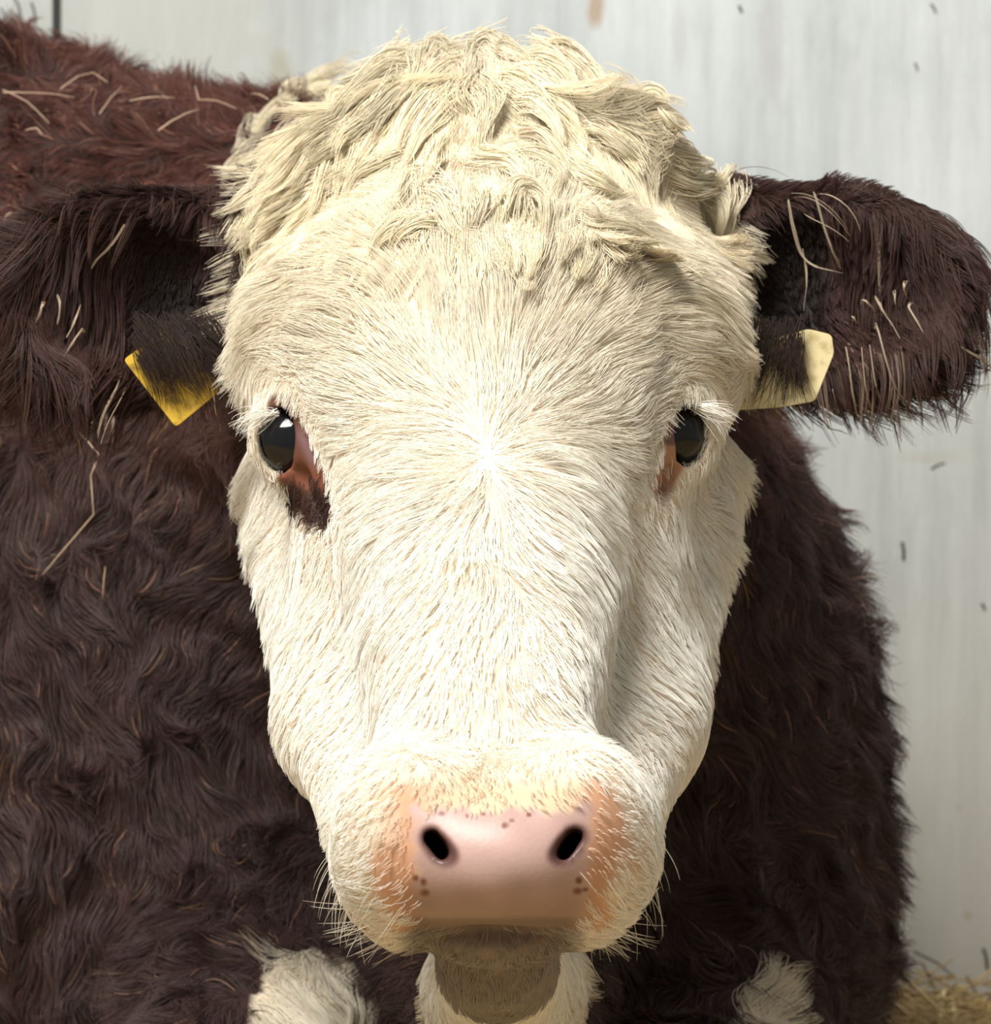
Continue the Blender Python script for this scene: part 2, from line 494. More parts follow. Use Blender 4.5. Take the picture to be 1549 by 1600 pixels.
for cx, cy, r_ in ((662, 1378, 7), (650, 1372, 6), (665, 1395, 7), (905, 1376, 7), (903, 1392, 7), (915, 1390, 5), (789, 1290, 6), (755, 1272, 4), (827, 1273, 4), (800, 1282, 4), (730, 1275, 4), (690, 1272, 5)):
    k = sstep(np.hypot((px - cx) * (1 + .3 * math.sin(cx)), py - cy) * (1 + .12 * np.clip(vnoise(V, 420.)[:, 1], -1, 1)), r_ * 1.15, r_ * .35) * (V[:, 1] < 2.05)
    skin = skin * (1 - k[:, None]) + np.array([.17, .06, .035]) * k[:, None]
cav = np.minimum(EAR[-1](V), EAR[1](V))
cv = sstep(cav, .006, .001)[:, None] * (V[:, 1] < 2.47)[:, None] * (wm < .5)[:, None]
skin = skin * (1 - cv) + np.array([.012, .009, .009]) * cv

m_skin, N, L, b = mat('hide', rough=0.55, spec=0.35)
at = N.new('ShaderNodeAttribute'); at.attribute_name = 'hide_color'
L.new(at.outputs['Color'], b.inputs['Base Color'])
at2 = N.new('ShaderNodeAttribute'); at2.attribute_name = 'wet'
mr = N.new('ShaderNodeMapRange'); mr.inputs['To Min'].default_value = .75; mr.inputs['To Max'].default_value = .42
L.new(at2.outputs['Fac'], mr.inputs['Value']); L.new(mr.outputs[0], b.inputs['Roughness'])
tc = N.new('ShaderNodeTexCoord')
vo = N.new('ShaderNodeTexVoronoi'); vo.inputs['Scale'].default_value = 420; L.new(tc.outputs['Object'], vo.inputs['Vector'])
bp = N.new('ShaderNodeBump'); bp.inputs['Strength'].default_value = .06; bp.inputs['Distance'].default_value = .001
L.new(vo.outputs['Distance'], bp.inputs['Height']); L.new(bp.outputs[0], b.inputs['Normal'])
b.inputs['Subsurface Weight'].default_value = .0

cow = bpy.data.objects.new('cow', None); COL.objects.link(cow)
cow.location = (-.2, 2.9, .05)
tag(cow, 'red-brown and white cow with a curly white face facing the camera, resting in straw', 'cow')
bpy.context.view_layer.update()
def adopt(o):
    o.parent = cow; o.matrix_parent_inverse = Matrix.Translation(-cow.location)
    return o
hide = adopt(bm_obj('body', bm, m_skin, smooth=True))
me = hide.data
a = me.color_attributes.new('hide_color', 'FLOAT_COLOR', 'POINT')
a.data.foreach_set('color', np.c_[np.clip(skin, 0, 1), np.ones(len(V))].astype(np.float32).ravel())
a = me.attributes.new('wet', 'FLOAT', 'POINT')
a.data.foreach_set('value', np.clip(bn + .6 * el + .6 * er, 0, 1).astype(np.float32))

# eyes
m_eye, N, L, b = mat('eyeball', (.006, .006, .008), .09, .38)
for c, s in EYES:
    e = bmesh.new(); bmesh.ops.create_uvsphere(e, u_segments=40, v_segments=24, radius=EYE_R)
    for v in e.verts:                                              # the cornea bulges outwards and forwards
        d = max(0, v.co.normalized().dot(Vector((s * .75, -.66, 0)).normalized()))
        v.co *= 1 + .07 * max(0, d - .75) / .25
    bmesh.ops.translate(e, verts=e.verts, vec=Vector(c))
    adopt(bm_obj('eye', e, m_eye, smooth=True))
print('body', len(V))
def on_hide(px, py, off):
    """points of the hide seen at photo pixels (px, py), lifted by off; past the outline the last depth is kept"""
    px, py = np.asarray(px, float), np.asarray(py, float)
    ray = np.stack([(px - 774.5) / FPX, np.ones_like(px), -(py - 400.0) / FPX], 1)
    o = np.array([0, 0, CAM_Z])
    d = np.full(len(px), 1.86); best = np.full(len(px), 9.0); bd = d.copy()
    for _ in range(130):
        f = field(o + ray * d[:, None])
        b2 = f < best
        best = np.where(b2, f, best); bd = np.where(b2, d, bd)
        d = d + np.where(f < .0005, 0, np.clip(f * .6, .0004, .05))
        d = np.minimum(d, 3.4)
    far = d > bd + .02
    far &= best > .0006
    out = np.where(best < .001, d, bd)
    miss = best > .004
    mid = int(np.argmin(np.abs(out - np.median(out[~miss])) + 9 * miss)) if (~miss).any() else 0
    for seq in (range(mid + 1, len(px)), range(mid - 1, -1, -1)):      # walk outwards; never leap to what lies behind
        k = mid
        for i in seq:
            if miss[i] or abs(out[i] - out[k]) > .035: out[i] = out[k] + np.clip(out[i] - out[k], -.006, .006); miss[i] = True
            k = i
    q = o + ray * out[:, None]
    return q + grad(q) * np.asarray(off).reshape(-1, 1) * (~miss)[:, None]

# ------------------------------------------------------------------ coat: strands grown over the hide
me.calc_loop_triangles()
T = np.zeros(len(me.loop_triangles) * 3, np.int32); me.loop_triangles.foreach_get('vertices', T); T = T.reshape(-1, 3)
TA = .5 * np.linalg.norm(np.cross(V[T[:, 1]] - V[T[:, 0]], V[T[:, 2]] - V[T[:, 0]]), axis=1)
TC = V[T].mean(1)
TNV = NV[T].mean(1)
dh_v = feval(head_base, V)
de_v = [feval(e, V) for e in ears]

def sample(n, dens):
    """n roots spread over the hide with a relative density per vertex"""
    w = TA * dens[T].mean(1)
    w = np.where(w > 0, w, 0)
    t = rng.choice(len(T), n, p=w / w.sum())
    r1, r2 = np.sqrt(rng.random(n)), rng.random(n)
    bc = np.stack([1 - r1, r1 * (1 - r2), r1 * r2], 1)
    p = (V[T[t]] * bc[:, :, None]).sum(1)
    nn = unit((NV[T[t]] * bc[:, :, None]).sum(1))
    return p, nn

def grow(p, nn, d, length, n, lift0, lift1, bend=None, frizz=0.0, fscale=90., gravity=0.0, wave=0.0, push='root'):
    """strands of n points: direction field d along the hide, raised by lift0 at the root and lift1 at the tip"""
    m = len(p)
    tang = unit(d - (d * nn).sum(1, keepdims=True) * nn)
    pts = np.zeros((m, n, 3)); pts[:, 0] = p - nn * .0008
    step = (length / (n - 1))[:, None]
    ph = rng.random((m, 1)) * 6.28
    side = np.cross(tang, nn)
    cur = nn.copy()
    for i in range(1, n):
        s_ = i / (n - 1)
        lf = lift0 + (lift1 - lift0) * s_
        dd = tang + cur * lf[:, None] if isinstance(lf, np.ndarray) else tang + cur * lf
        q = pts[:, i - 1]
        if frizz: dd = dd + frizz * s_ * vnoise(q + p * .35, fscale)
        if wave: dd = dd + wave * side * np.cos(ph + s_ * 9.0)
        if gravity: dd = dd + np.array([0, 0, -gravity * s_])
        if bend is not None: dd = dd + bend * (s_ ** 1.3)
        q = q + unit(dd) * step
        if push == 'root':
            sd = feval(field, q)
            q = q + nn * np.maximum(.0012 + .001 * s_ - sd, 0)[:, None]
        elif push == 'full':
            sd = feval(field, q); bad = sd < .003
            if bad.any():
                g = grad(q[bad]); q[bad] += g * (.003 - sd[bad])[:, None]; cur[bad] = g
            tang = unit(tang - .6 * (tang * cur).sum(1, keepdims=True) * cur)
        pts[:, i] = q
    return pts

def clump(pts, per, amount, power=1.5, jitter=0.25):
    m, n, _ = pts.shape
    g = rng.choice(m, max(1, m // per), replace=False)
    kd = KDTree(len(g))
    for i, k in enumerate(g): kd.insert(pts[k, 0], i)
    kd.balance()
    near = np.array([g[kd.find(pts[i, 0])[1]] for i in range(m)])
    s_ = (np.arange(n) / (n - 1)) ** power
    a = amount * (1 - jitter * rng.random((m, 1, 1)))
    return pts + a * s_[None, :, None] * (pts[near] - pts), near

def m_hair(name, rough, spec, tip, trans):
    m, N, L, b = mat(name, rough=rough, spec=spec)
    at = N.new('ShaderNodeAttribute'); at.attribute_name = 'hair_color'
    hi = N.new('ShaderNodeHairInfo')
    hs = N.new('ShaderNodeHueSaturation'); L.new(at.outputs['Color'], hs.inputs['Color'])
    mr = N.new('ShaderNodeMapRange'); mr.inputs['To Min'].default_value = 1.0; mr.inputs['To Max'].default_value = tip
    L.new(hi.outputs['Intercept'], mr.inputs['Value']); L.new(mr.outputs[0], hs.inputs['Value'])
    L.new(hs.outputs[0], b.inputs['Base Color'])
    out = N['Material Output']
    tr = N.new('ShaderNodeBsdfTranslucent'); L.new(hs.outputs[0], tr.inputs['Color'])
    mx = N.new('ShaderNodeMixShader'); mx.inputs[0].default_value = trans
    L.new(b.outputs[0], mx.inputs[1]); L.new(tr.outputs[0], mx.inputs[2]); L.new(mx.outputs[0], out.inputs['Surface'])
    return m
M_white = m_hair('white_hair', .55, .25, 1.0, .18)
M_brown = m_hair('brown_hair', .50, .30, 1.25, .15)

def hair(name, pts, r0, r1, color, material, label=None, world_m=None):
    m, n, _ = pts.shape
    cu = bpy.data.hair_curves.new(name)
    cu.add_curves([n] * m)
    cu.attributes['position'].data.foreach_set('vector', pts.astype(np.float32).ravel())
    rad = cu.attributes.get('radius') or cu.attributes.new('radius', 'FLOAT', 'POINT')
    s_ = np.arange(n) / (n - 1)
    rr = (np.asarray(r0).reshape(-1, 1) * (1 - s_ ** 2) + np.asarray(r1).reshape(-1, 1) * s_ ** 2) * np.ones((m, 1))
    rad.data.foreach_set('value', rr.astype(np.float32).ravel())
    ca = cu.attributes.new('hair_color', 'FLOAT_COLOR', 'CURVE')
    ca.data.foreach_set('color', np.c_[np.clip(color, 0, 1), np.ones(m)].astype(np.float32).ravel())
    cu.materials.append(material)
    o = bpy.data.objects.new(name, cu); COL.objects.link(o)
    adopt(o); o['kind'] = 'stuff'
    if label: o['label'] = label
    return o

def hue(base, m, var=.12, tint=.05):
    return np.asarray(base) * (1 + var * rng.normal(size=(m, 1))) * (1 + tint * rng.normal(size=(m, 3)))

def face_dir(p):
    """lie of the face hair: a whorl between the eyes, up and arching outwards above it, down the nose below"""
    px, py = proj(p)
    dx, dy = px - 765, py - 712
    r = np.hypot(dx, dy) + 1e-6
    ux, uz = dx / r, -dy / r
    up = sstep(-dy, 60, 330)
    side = sstep(np.abs(dx), 60, 330)
    sx = np.sign(dx)
    ux = ux + up * side * sx * 1.1; uz = uz - up * side * .95 - up * sstep(np.abs(dx), 250, 420) * .5
    low = sstep(dy, 60, 300)
    ux = ux * (1 - .55 * low); uz = uz - .55 * low
    # flews and muzzle sides lie down and outwards
    mz = sstep(py, 1190, 1290)
    ux = ux * (1 - mz) + mz * np.clip((px - 775) / 190, -1, 1) * .9; uz = uz * (1 - mz) - mz * .6
    return unit(np.stack([ux, np.zeros_like(ux) - .02, uz], 1))

if HAIR:
    px, py = proj(V)
    white = wm > .5
    is_ear = ((np.minimum(de_v[0], de_v[1]) < .006) & ~white & (V[:, 1] < 2.5))
    nosk = np.maximum(bn, sstep(nd, .004, .001))
    facing = np.clip(-NV[:, 1] * 1.2 + .75, .12, 1)
    # ---- face
    dens = white * (V[:, 1] < 2.48) * (1 - sstep(nosk, .2, .6)) * (1 - sstep(el, .3, .7) * (1 - .85 * sstep(py, 730, 770))) * (1 - .80 * sstep(er, .3, .8)) * facing
    dens = dens * (1 - .55 * muz)
    p, nn = sample(85000, dens)
    px, py = proj(p)
    d = face_dir(p) + (.10 * vnoise(p, 55.) + .07 * rng.normal(size=p.shape)) * 1.0
    lw = np.minimum(ell2(px, py, 468, 720, 42, 104, -22), ell2(px, py, 492, 785, 34, 46, -10))
    rw = np.minimum(ell2(px, py, 1064, 685, 36, 66, 15), ell2(px, py, 1045, 735, 28, 52, 28))
    nl, nr = sstep(lw, 2.1, 1.1)[:, None], sstep(rw, 2.0, 1.1)[:, None]
    d = d * (1 - nl) + np.array([.40, 0, -1]) * nl
    d = d * (1 - nr) + np.array([-.35, 0, -1]) * nr
    ln = np.interp(py, [300, 420, 600, 800, 1000, 1180, 1300, 1500], [.026, .033, .030, .022, .016, .010, .009, .010])
    ln *= np.interp(np.abs(px - 770), [0, 200, 350], [1, 1, 1.0]) * rng.uniform(.65, 1.2, len(p))
    muzr = ell2(px, py, 782, 1320, 190, 130, 0)
    ln *= np.where(py > 1150, np.clip(.42 + .9 * (muzr - .75), .40, 1), 1)
    ln *= np.clip(.28 + .72 * sstep(np.minimum(lw, rw), 1.0, 2.3), .28, 1)
    pts = grow(p, nn, d, ln, 6, .42, .06, frizz=.22, fscale=60.)
    p2, near = clump(pts, 9, .62)
    kc = (sstep(muzr, .9, 1.25) * (py > 1150) + (py <= 1150))[:, None, None]
    pts = pts + (p2 - pts) * kc
    warm = sstep(py, 900, 400)[:, None]
    col = hue((.90, .885, .825), len(p), .05, .010) * (1 - warm) + hue((.80, .73, .59), len(p), .09, .018) * warm
    col = col * (1 + .10 * (rng.random(len(p))[near] - .5)[:, None])
    pl, pr = eye_patch(p)
    pk = sstep(pl, .45, .65)[:, None]
    col = col * (1 - pk) + hue((.050, .024, .018), len(p), .2, .05) * pk
    pk = .6 * sstep(pr, .3, .7)[:, None]
    col = col * (1 - pk) + np.array([.42, .23, .13]) * pk
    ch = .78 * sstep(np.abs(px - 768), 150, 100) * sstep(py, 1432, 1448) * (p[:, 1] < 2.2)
    col = col * (1 - ch[:, None]) + np.array([.17, .125, .095]) * ch[:, None]  # chin hair browned, and darkened to paint the shadow beneath the muzzle
    tn = .55 * sstep(ell2(px, py, 735, 225, 75, 110, 12) + .3 * vnoise(p, 60.)[:, 0], 1.2, .5)
    col = col * (1 - tn[:, None]) + np.array([.42, .31, .20]) * tn[:, None]
    of = sstep(muzr, 1.12, .8)[:, None] * (p[:, 1] < 2.05)[:, None]
    col = col * (1 - of * .75) + np.where((np.abs(px - 784) < 125)[:, None], np.array([.66, .50, .34]), np.array([.66, .43, .28])) * of * .75
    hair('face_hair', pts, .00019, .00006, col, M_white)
    # ---- poll: long waving locks
    px, py = proj(V)
    dens = white * (py < 400) * (py > 40) * (V[:, 1] < 2.50) * facing * (np.abs(px - MX) < 400)
    p, nn = sample(22000, dens)
    px, py = proj(p)
    sx = np.clip((px - 755) / 120, -1, 1)
    ang = sx * (np.interp(np.abs(px - 755), [0, 150, 300, 380], [.2, .50, .50, .60]) + .7 * sstep(py, 255, 310) * sstep(np.abs(px - 755), 230, 330))
    ang = ang * np.where(px > 755, .8, 1)
    d = np.stack([ang, -.2 + 0 * ang, -1 + .0 * ang], 1)
    d = unit(d) + .34 * vnoise(p, 26.)
    ln = np.interp(py, [60, 200, 330, 400], [.068, .066, .052, .030]) * rng.uniform(.6, 1.15, len(p))
    pts = grow(p, nn, d, ln, 16, .22, -.10, frizz=.70, fscale=32., gravity=.30, wave=.26, push='full')
    pts, near = clump(pts, 40, .86, .9, .4)
    col = hue((.79, .705, .53), len(p), .08, .02) * (1 + .42 * (rng.random(len(p))[near] - .5)[:, None])
    hair('poll_hair', pts, .00021, .00006, col, M_white, 'long cream curls on the poll')
    # ---- the separate locks that fall from the crest
    Z = 1 / 1.721
    LOCKS = [
        [(590,105),(520,110),(440,150),(370,210),(330,290)], [(580,140),(500,170),(420,240),(340,330),(250,400)],
        [(570,160),(520,230),(470,290),(400,350),(290,390)], [(650,70),(600,90),(590,130),(560,200),(510,270),(400,330)],
        [(640,190),(590,230),(540,300),(510,380),(500,430)], [(690,210),(640,250),(600,310),(550,380),(510,440)],
        [(800,48),(720,54),(640,84),(600,125),(585,170)], [(560,55),(520,75),(470,110),(400,140),(330,180)],
        [(380,125),(300,140),(235,190),(190,220)], [(330,180),(220,220),(150,290),(105,370)],
        [(140,280),(120,330),(85,375),(65,385)], [(742,200),(746,260),(736,330),(728,390)],
        [(755,170),(800,190),(860,260),(910,320),(950,380)], [(770,180),(840,170),(900,220),(960,300),(1000,390)],
        [(880,100),(950,120),(1000,200),(1040,260),(1085,310)], [(860,90),(930,105),(985,160),(1010,230)],
        [(800,240),(850,260),(900,310),(940,370)], [(690,390),(720,420),(790,420),(830,460),(850,490)],
        [(760,395),(840,385),(890,410),(925,450),(905,495)], [(795,590),(800,530),(830,492),(870,500),(890,540),(882,600)],
        [(560,475),(610,485),(640,520),(660,565),(690,598),(740,602),(825,590)], [(960,560),(1020,590),(1100,590),(1190,625)],
        [(1150,380),(1230,450),(1310,485),(1380,465),(1415,405)], [(1240,430),(1330,480),(1400,470)],
        [(1410,425),(1400,520),(1365,590)], [(1060,180),(1130,230),(1200,260),(1255,320)],
        [(1020,130),(1110,180),(1200,260),(1280,350),(1325,410)], [(1040,220),(1100,300),(1160,350),(1220,400)],
        [(600,575),(540,570),(480,605),(445,655)], [(640,560),(570,570),(520,600),(500,625)],
        [(200,330),(120,400),(50,440),(0,468)], [(250,400),(150,480),(70,520),(0,540)], [(490,280),(430,330),(330,400),(250,440)],
        [(540,380),(480,420),(420,450),(370,500)], [(735,465),(726,540),(712,605)], [(752,480),(760,540),(765,590)],
        [(690,500),(696,555),(700,610)], [(440,130),(360,190),(300,260),(230,330)], [(520,100),(450,120),(380,165),(310,240)],
        [(700,110),(640,150),(580,200),(540,260)], [(820,120),(880,140),(940,200),(980,260)], [(980,300),(1040,340),(1090,400),(1150,440)],
        [(930,380),(980,440),(1040,480),(1110,510)], [(300,280),(220,340),(150,420),(90,470)], [(360,330),(280,400),(200,450),(120,500)],
        [(600,420),(560,470),(520,520),(470,560)], [(1290,480),(1340,540),(1360,600)], [(1170,350),(1230,390),(1290,420),(1330,430)],
        [(640,330),(610,400),(600,450),(560,480)], [(830,330),(880,340),(930,400),(960,450)], [(700,75),(760,95),(830,130),(870,170)],
        [(740,70),(700,120),(690,170),(660,220)], [(430,420),(350,470),(270,500),(200,560)], [(330,430),(230,500),(140,560),(60,600)],
    ]
    def locks(name, polys, scale, origin, cols, n_rng, w_rng, off0, material, label):
      """bundles of strands laid along polylines traced over the hide"""
      lp, lc = [], []
      for q in polys:
        q = np.array(q, float) / scale + np.array(origin, float)
        t = np.linspace(0, 1, len(q)); tt = np.linspace(0, 1, 25)
        sm = np.stack([np.interp(tt, t, q[:, a]) for a in (0, 1)], 1)
        for _ in range(3): sm[1:-1] = .25 * sm[:-2] + .5 * sm[1:-1] + .25 * sm[2:]
        off = off0 + .0055 * np.sin(np.pi * tt) * rng.uniform(.3, 1.4)
        g = on_hide(sm[:, 0], sm[:, 1], off)
        g[:, 1] = np.minimum(g[:, 1], np.median(g[:, 1]) + .045)
        for _ in range(2): g[1:-1] = .25 * g[:-2] + .5 * g[1:-1] + .25 * g[2:]
        n_ = int(rng.uniform(*n_rng))
        wd = rng.uniform(*w_rng)
        ang, rad = rng.uniform(0, 6.283, n_), np.sqrt(rng.random(n_)) * wd
        tang = unit(np.gradient(g, axis=0)); nrm = np.tile([0., -1., .25], (len(g), 1))
        sd_ = unit(np.cross(tang, nrm)); up_ = np.cross(sd_, tang)
        t0, t1_ = rng.uniform(-.12, .40, n_), rng.uniform(.55, 1.0, n_) + .12 * (rad < wd * .4)
        col = np.array(cols) * rng.uniform(.84, 1.12)
        n = 14
        out = np.zeros((n_, n, 3))
        for i in range(n):
            s_ = t0 + (t1_ - t0) * i / (n - 1)
            x = np.clip(s_, 0, 1) * 24
            c = np.stack([np.interp(x, np.arange(25), g[:, a]) for a in range(3)], 1)
            sv_ = np.stack([np.interp(x, np.arange(25), sd_[:, a]) for a in range(3)], 1)
            uv_ = np.stack([np.interp(x, np.arange(25), up_[:, a]) for a in range(3)], 1)
            w = rad * (1.25 - .90 * np.clip(s_, 0, 1)) * (1 + .45 * np.sin(7 * s_ + ang * 2 + rad * 900)) * (1 if off0 < .01 else np.sqrt(np.clip(s_ - t0, .02, 1)))
            out[:, i] = c + sv_ * (np.cos(ang) * w)[:, None] + uv_ * (np.sin(ang) * w * .30 - .004 * np.clip(.25 - s_ + t0 * .8, 0, 1) * 3)[:, None] + .0012 * vnoise(c + rad[:, None] * .5, 75.)
        lp.append(out); lc.append(hue(col, n_, .07, .02))
      hair(name, np.concatenate(lp), .00021, .00006, np.concatenate(lc), material, label)
    LOCKS = [[(x, y + 34 * max(0, 1 - y / 170)) for x, y in q] for q in LOCKS]
    locks('poll_locks', LOCKS, 1.721, (330, 30), (.80, .725, .56), (70, 130), (.0055, .0105), .0055, M_white, 'loose cream locks falling over the forehead')
    locks('ear_fringe', [
        [(95,1050),(85,1100),(95,1170)], [(140,1030),(135,1100),(150,1190)], [(250,1090),(225,1160),(200,1260)], [(100,810),(50,840),(20,890)],
        [(380,1240),(400,1350),(365,1480),(355,1590)], [(420,1290),(438,1400),(400,1590)], [(365,1260),(372,1400),(350,1560)], [(410,770),(350,810),(315,880),(305,940)],
        [(260,1200),(245,1270),(200,1300)], [(440,1300),(450,1450),(430,1590)]],
        2.2865, (0, 0), (.40, .31, .235), (9, 17), (.0012, .0022), .0150, M_brown, 'bleached pale strands on the ear')
    locks('ear_fringe', [
        [(460,290),(500,380),(545,480),(600,550),(700,600)], [(530,440),(555,560),(560,700),(545,880)], [(575,280),(640,360),(660,450),(690,570)],
        [(810,805),(870,840),(910,890)], [(905,770),(940,860),(980,950),(1030,1020)], [(930,800),(960,900),(1000,990)], [(1010,700),(1045,800),(1035,930)], [(1075,650),(1090,720),(1080,800)],
        [(1130,800),(1140,900),(1135,980)], [(900,960),(950,1050),(1020,1150)], [(750,910),(780,950),(800,980)], [(820,1060),(850,1180),(890,1290)],
        [(870,1050),(905,1150),(915,1230)], [(560,1340),(620,1420),(750,1440)], [(660,1130),(700,1200),(730,1280)], [(700,1300),(740,1340),(790,1370)],
        [(640,1150),(680,1240),(720,1330)], [(720,1060),(760,1150),(800,1260)], [(1230,960),(1290,1000),(1310,1060)]],
        3.2, (1100, 230), (.44, .36, .27), (6, 13), (.0007, .0016), .0150, M_brown, 'bleached pale strands on the ear')
    # ---- brown coat
    px, py = proj(V)
    vis = np.where((px > -150) & (px < 1700) & (py < 1800) & (V[:, 1] < 3.35), 1., .16)
    dens = (~white) * (~is_ear) * vis * np.clip(-NV[:, 1] + .8, .08, 1)
    p, nn = sample(215000, dens)
    px, py = proj(p)
    up = sstep(p[:, 2], .62, .78)
    d = np.stack([-.15 - .5 * up + .55 * sstep(px, 1050, 1300), .15 + 0 * px, -1 + .7 * up], 1) + .55 * vnoise(p, 21.) + .45 * vnoise(p, 85.)
    ln = rng.uniform(.45, 1.25, len(p)) * np.interp(p[:, 2], [.2, .6, .8], [.030, .029, .027])
    pts = grow(p, nn, d, ln, 7, .75, .35, frizz=.8, fscale=75., gravity=.25)
    pts, near = clump(pts, 10, .32, 1.2, .7)
    hi_ = sstep(p[:, 2], .50, .66)[:, None]
    col = hue((.066, .040, .037), len(p), .22, .06) * (1 - hi_) + hue((.090, .033, .025), len(p), .22, .06) * hi_
    bl = rng.random(len(p)) < .012 * (1 + 2 * up)
    col[bl] = hue((.36, .20, .14), bl.sum(), .2, .05)
    hair('coat_hair', pts, .00021, .00006, col, M_brown)
    # ---- white chest and throat
    px, py = proj(V)
    dens = white * (V[:, 1] > 2.0) * (py > 1430) * np.clip(-NV[:, 1] + .5, .05, 1) * (dh_v > .008)
    p, nn = sample(9000, dens)
    d = np.stack([.1 * rng.normal(size=len(p)), 0 * p[:, 0], -1 + 0 * p[:, 0]], 1) + .5 * vnoise(p, 30.)
    th = sstep(p[:, 1], 2.45, 2.55)
    pts = grow(p, nn, d, rng.uniform(.010, .018, len(p)) + th * rng.uniform(.008, .026, len(p)), 7, .25 + .4 * 0, .1, frizz=.7, fscale=60., gravity=.2)
    pts, near = clump(pts, 16, .65)
    hair('chest_hair', pts, .00021, .00006, hue((.78, .72, .60), len(p), .08, .02), M_white, 'white hair on the throat and brisket')
    # ---- ears
    for k, s in ((0, -1), (1, 1)):
        m = is_ear * (np.sign(V[:, 0]) == s)
        p, nn = sample(16000, m * np.clip(-NV[:, 1] + 1.0, .3, 1))
        px, py = proj(p)
        d = np.stack([s * .8 + 0 * px, .0 * px, -.55 + 0 * px], 1) + .4 * vnoise(p, 40.)
        ln = rng.uniform(.010, .020, len(p)) * (1 + .9 * sstep(py, 520, 620) + .5 * sstep(s * (px - 775), 560, 720))
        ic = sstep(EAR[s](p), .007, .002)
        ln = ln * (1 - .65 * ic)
        pts = grow(p, nn, d, ln, 7, .7, .4, frizz=.5, fscale=60., gravity=.3)
        pts, near = clump(pts, 14, .6)
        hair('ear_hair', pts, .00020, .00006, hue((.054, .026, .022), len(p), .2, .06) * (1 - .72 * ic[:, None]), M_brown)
        # fringe: longer strands, some bleached
        pv, qv = proj(V)
        out = sstep(s * (pv - 775), 470, 620)
        low = sstep(qv, 520, 585)
        p, nn = sample(1900, m * (EAR[s](V) > .006) * (.06 + out * (.45 if s > 0 else 1) + 1.3 * low * (sstep(pv, 1500, 1380) if s > 0 else 1)) * np.clip(-NV[:, 1] + .6, 0, 1))
        px, py = proj(p)
        d = np.stack([s * .35 + 0 * px, -.2 + 0 * px, -1 + 0 * px], 1) + .3 * vnoise(p, 40.)
        pts = grow(p, nn, d, rng.uniform(.026, .056, len(p)), 11, .8, .0, frizz=.45, fscale=45., gravity=.6)
        pts, near = clump(pts, 6, .85, .8)
        pale = rng.random(len(p))[near] < .03
        col = hue((.05, .024, .019), len(p), .2, .05)
        tan = (rng.random(len(p))[near] < .55) & (s > 0) & (px < 1420) & (py > 520)
        col[tan] = hue((.17, .115, .085), tan.sum(), .25, .04)
        col[pale] = hue((.52, .41, .31), pale.sum(), .25, .03)
        hair('ear_fringe', pts, .00020, .00006, col, M_brown, 'long fringe on the ear, some strands bleached pale')
    # ---- hair of the ears hanging over the tags
    for k, (xs, ys, dx, dz, n_) in enumerate((((205, 335), (485, 560), .50, -.86, 620), ((1158, 1258), (490, 555), -.22, -1.0, 380))):
        q = np.array([P(rng.uniform(*xs), rng.uniform(*ys), 2.318) for _ in range(n_)])
        nn = np.tile([0, -1., 0], (n_, 1))
        d = np.array([dx, 0, dz]) + .16 * rng.normal(size=(n_, 3)) * np.array([1, 0, 1])
        pts = grow(q, nn, d, rng.uniform(.014, .042, n_), 7, .15, .0, frizz=.2, fscale=60., push=None)
        pts, near = clump(pts, 7, .7)
        hair('ear_hair', pts, .00020, .00006, hue((.030, .018, .014), n_, .2, .05), M_brown)
    # ---- eyelashes and whiskers
    for (c, s), nm in zip(EYES, 'lr'):
        n_ = 60
        t = rng.uniform(-1, 1, n_)
        q = c + np.stack([s * (.008 + .010 * rng.random(n_)), -.019 + .006 * rng.random(n_), .013 + .004 * rng.random(n_)], 1)
        nn = np.tile([0, -1., 0], (n_, 1))
        d = np.stack([s * (.9 + .3 * t), -.3 + 0 * t, -.25 + .5 * rng.normal(size=n_) * .5], 1)
        pts = grow(q, nn, d, rng.uniform(.014, .028, n_), 8, .5, .1, gravity=.35, push=None)
        pts, near = clump(pts, 9, .6)
        hair('eyelashes', pts, .00018, .00005, hue((.88, .85, .78), n_, .05, .01), M_white, 'white eyelashes')
    px, py = proj(V)
    dens = ((V[:, 1] < 2.07) & (py > 1290) & (np.abs(px - 775) > 130) & (py < 1500)).astype(float) * sstep(py, 1290, 1440)
    p, nn = sample(150, dens)
    px, py = proj(p)
    d = np.stack([(px - 775) / 200, 0 * px, -.9 + 0 * px], 1) + .2 * rng.normal(size=p.shape)
    pts = grow(p, nn, d, rng.uniform(.010, .030, len(p)), 8, 1.0, .3, gravity=.3, push=None)
    hair('whiskers', pts, .00014, .00004, hue((.75, .70, .60), len(p), .1, .02), M_white)

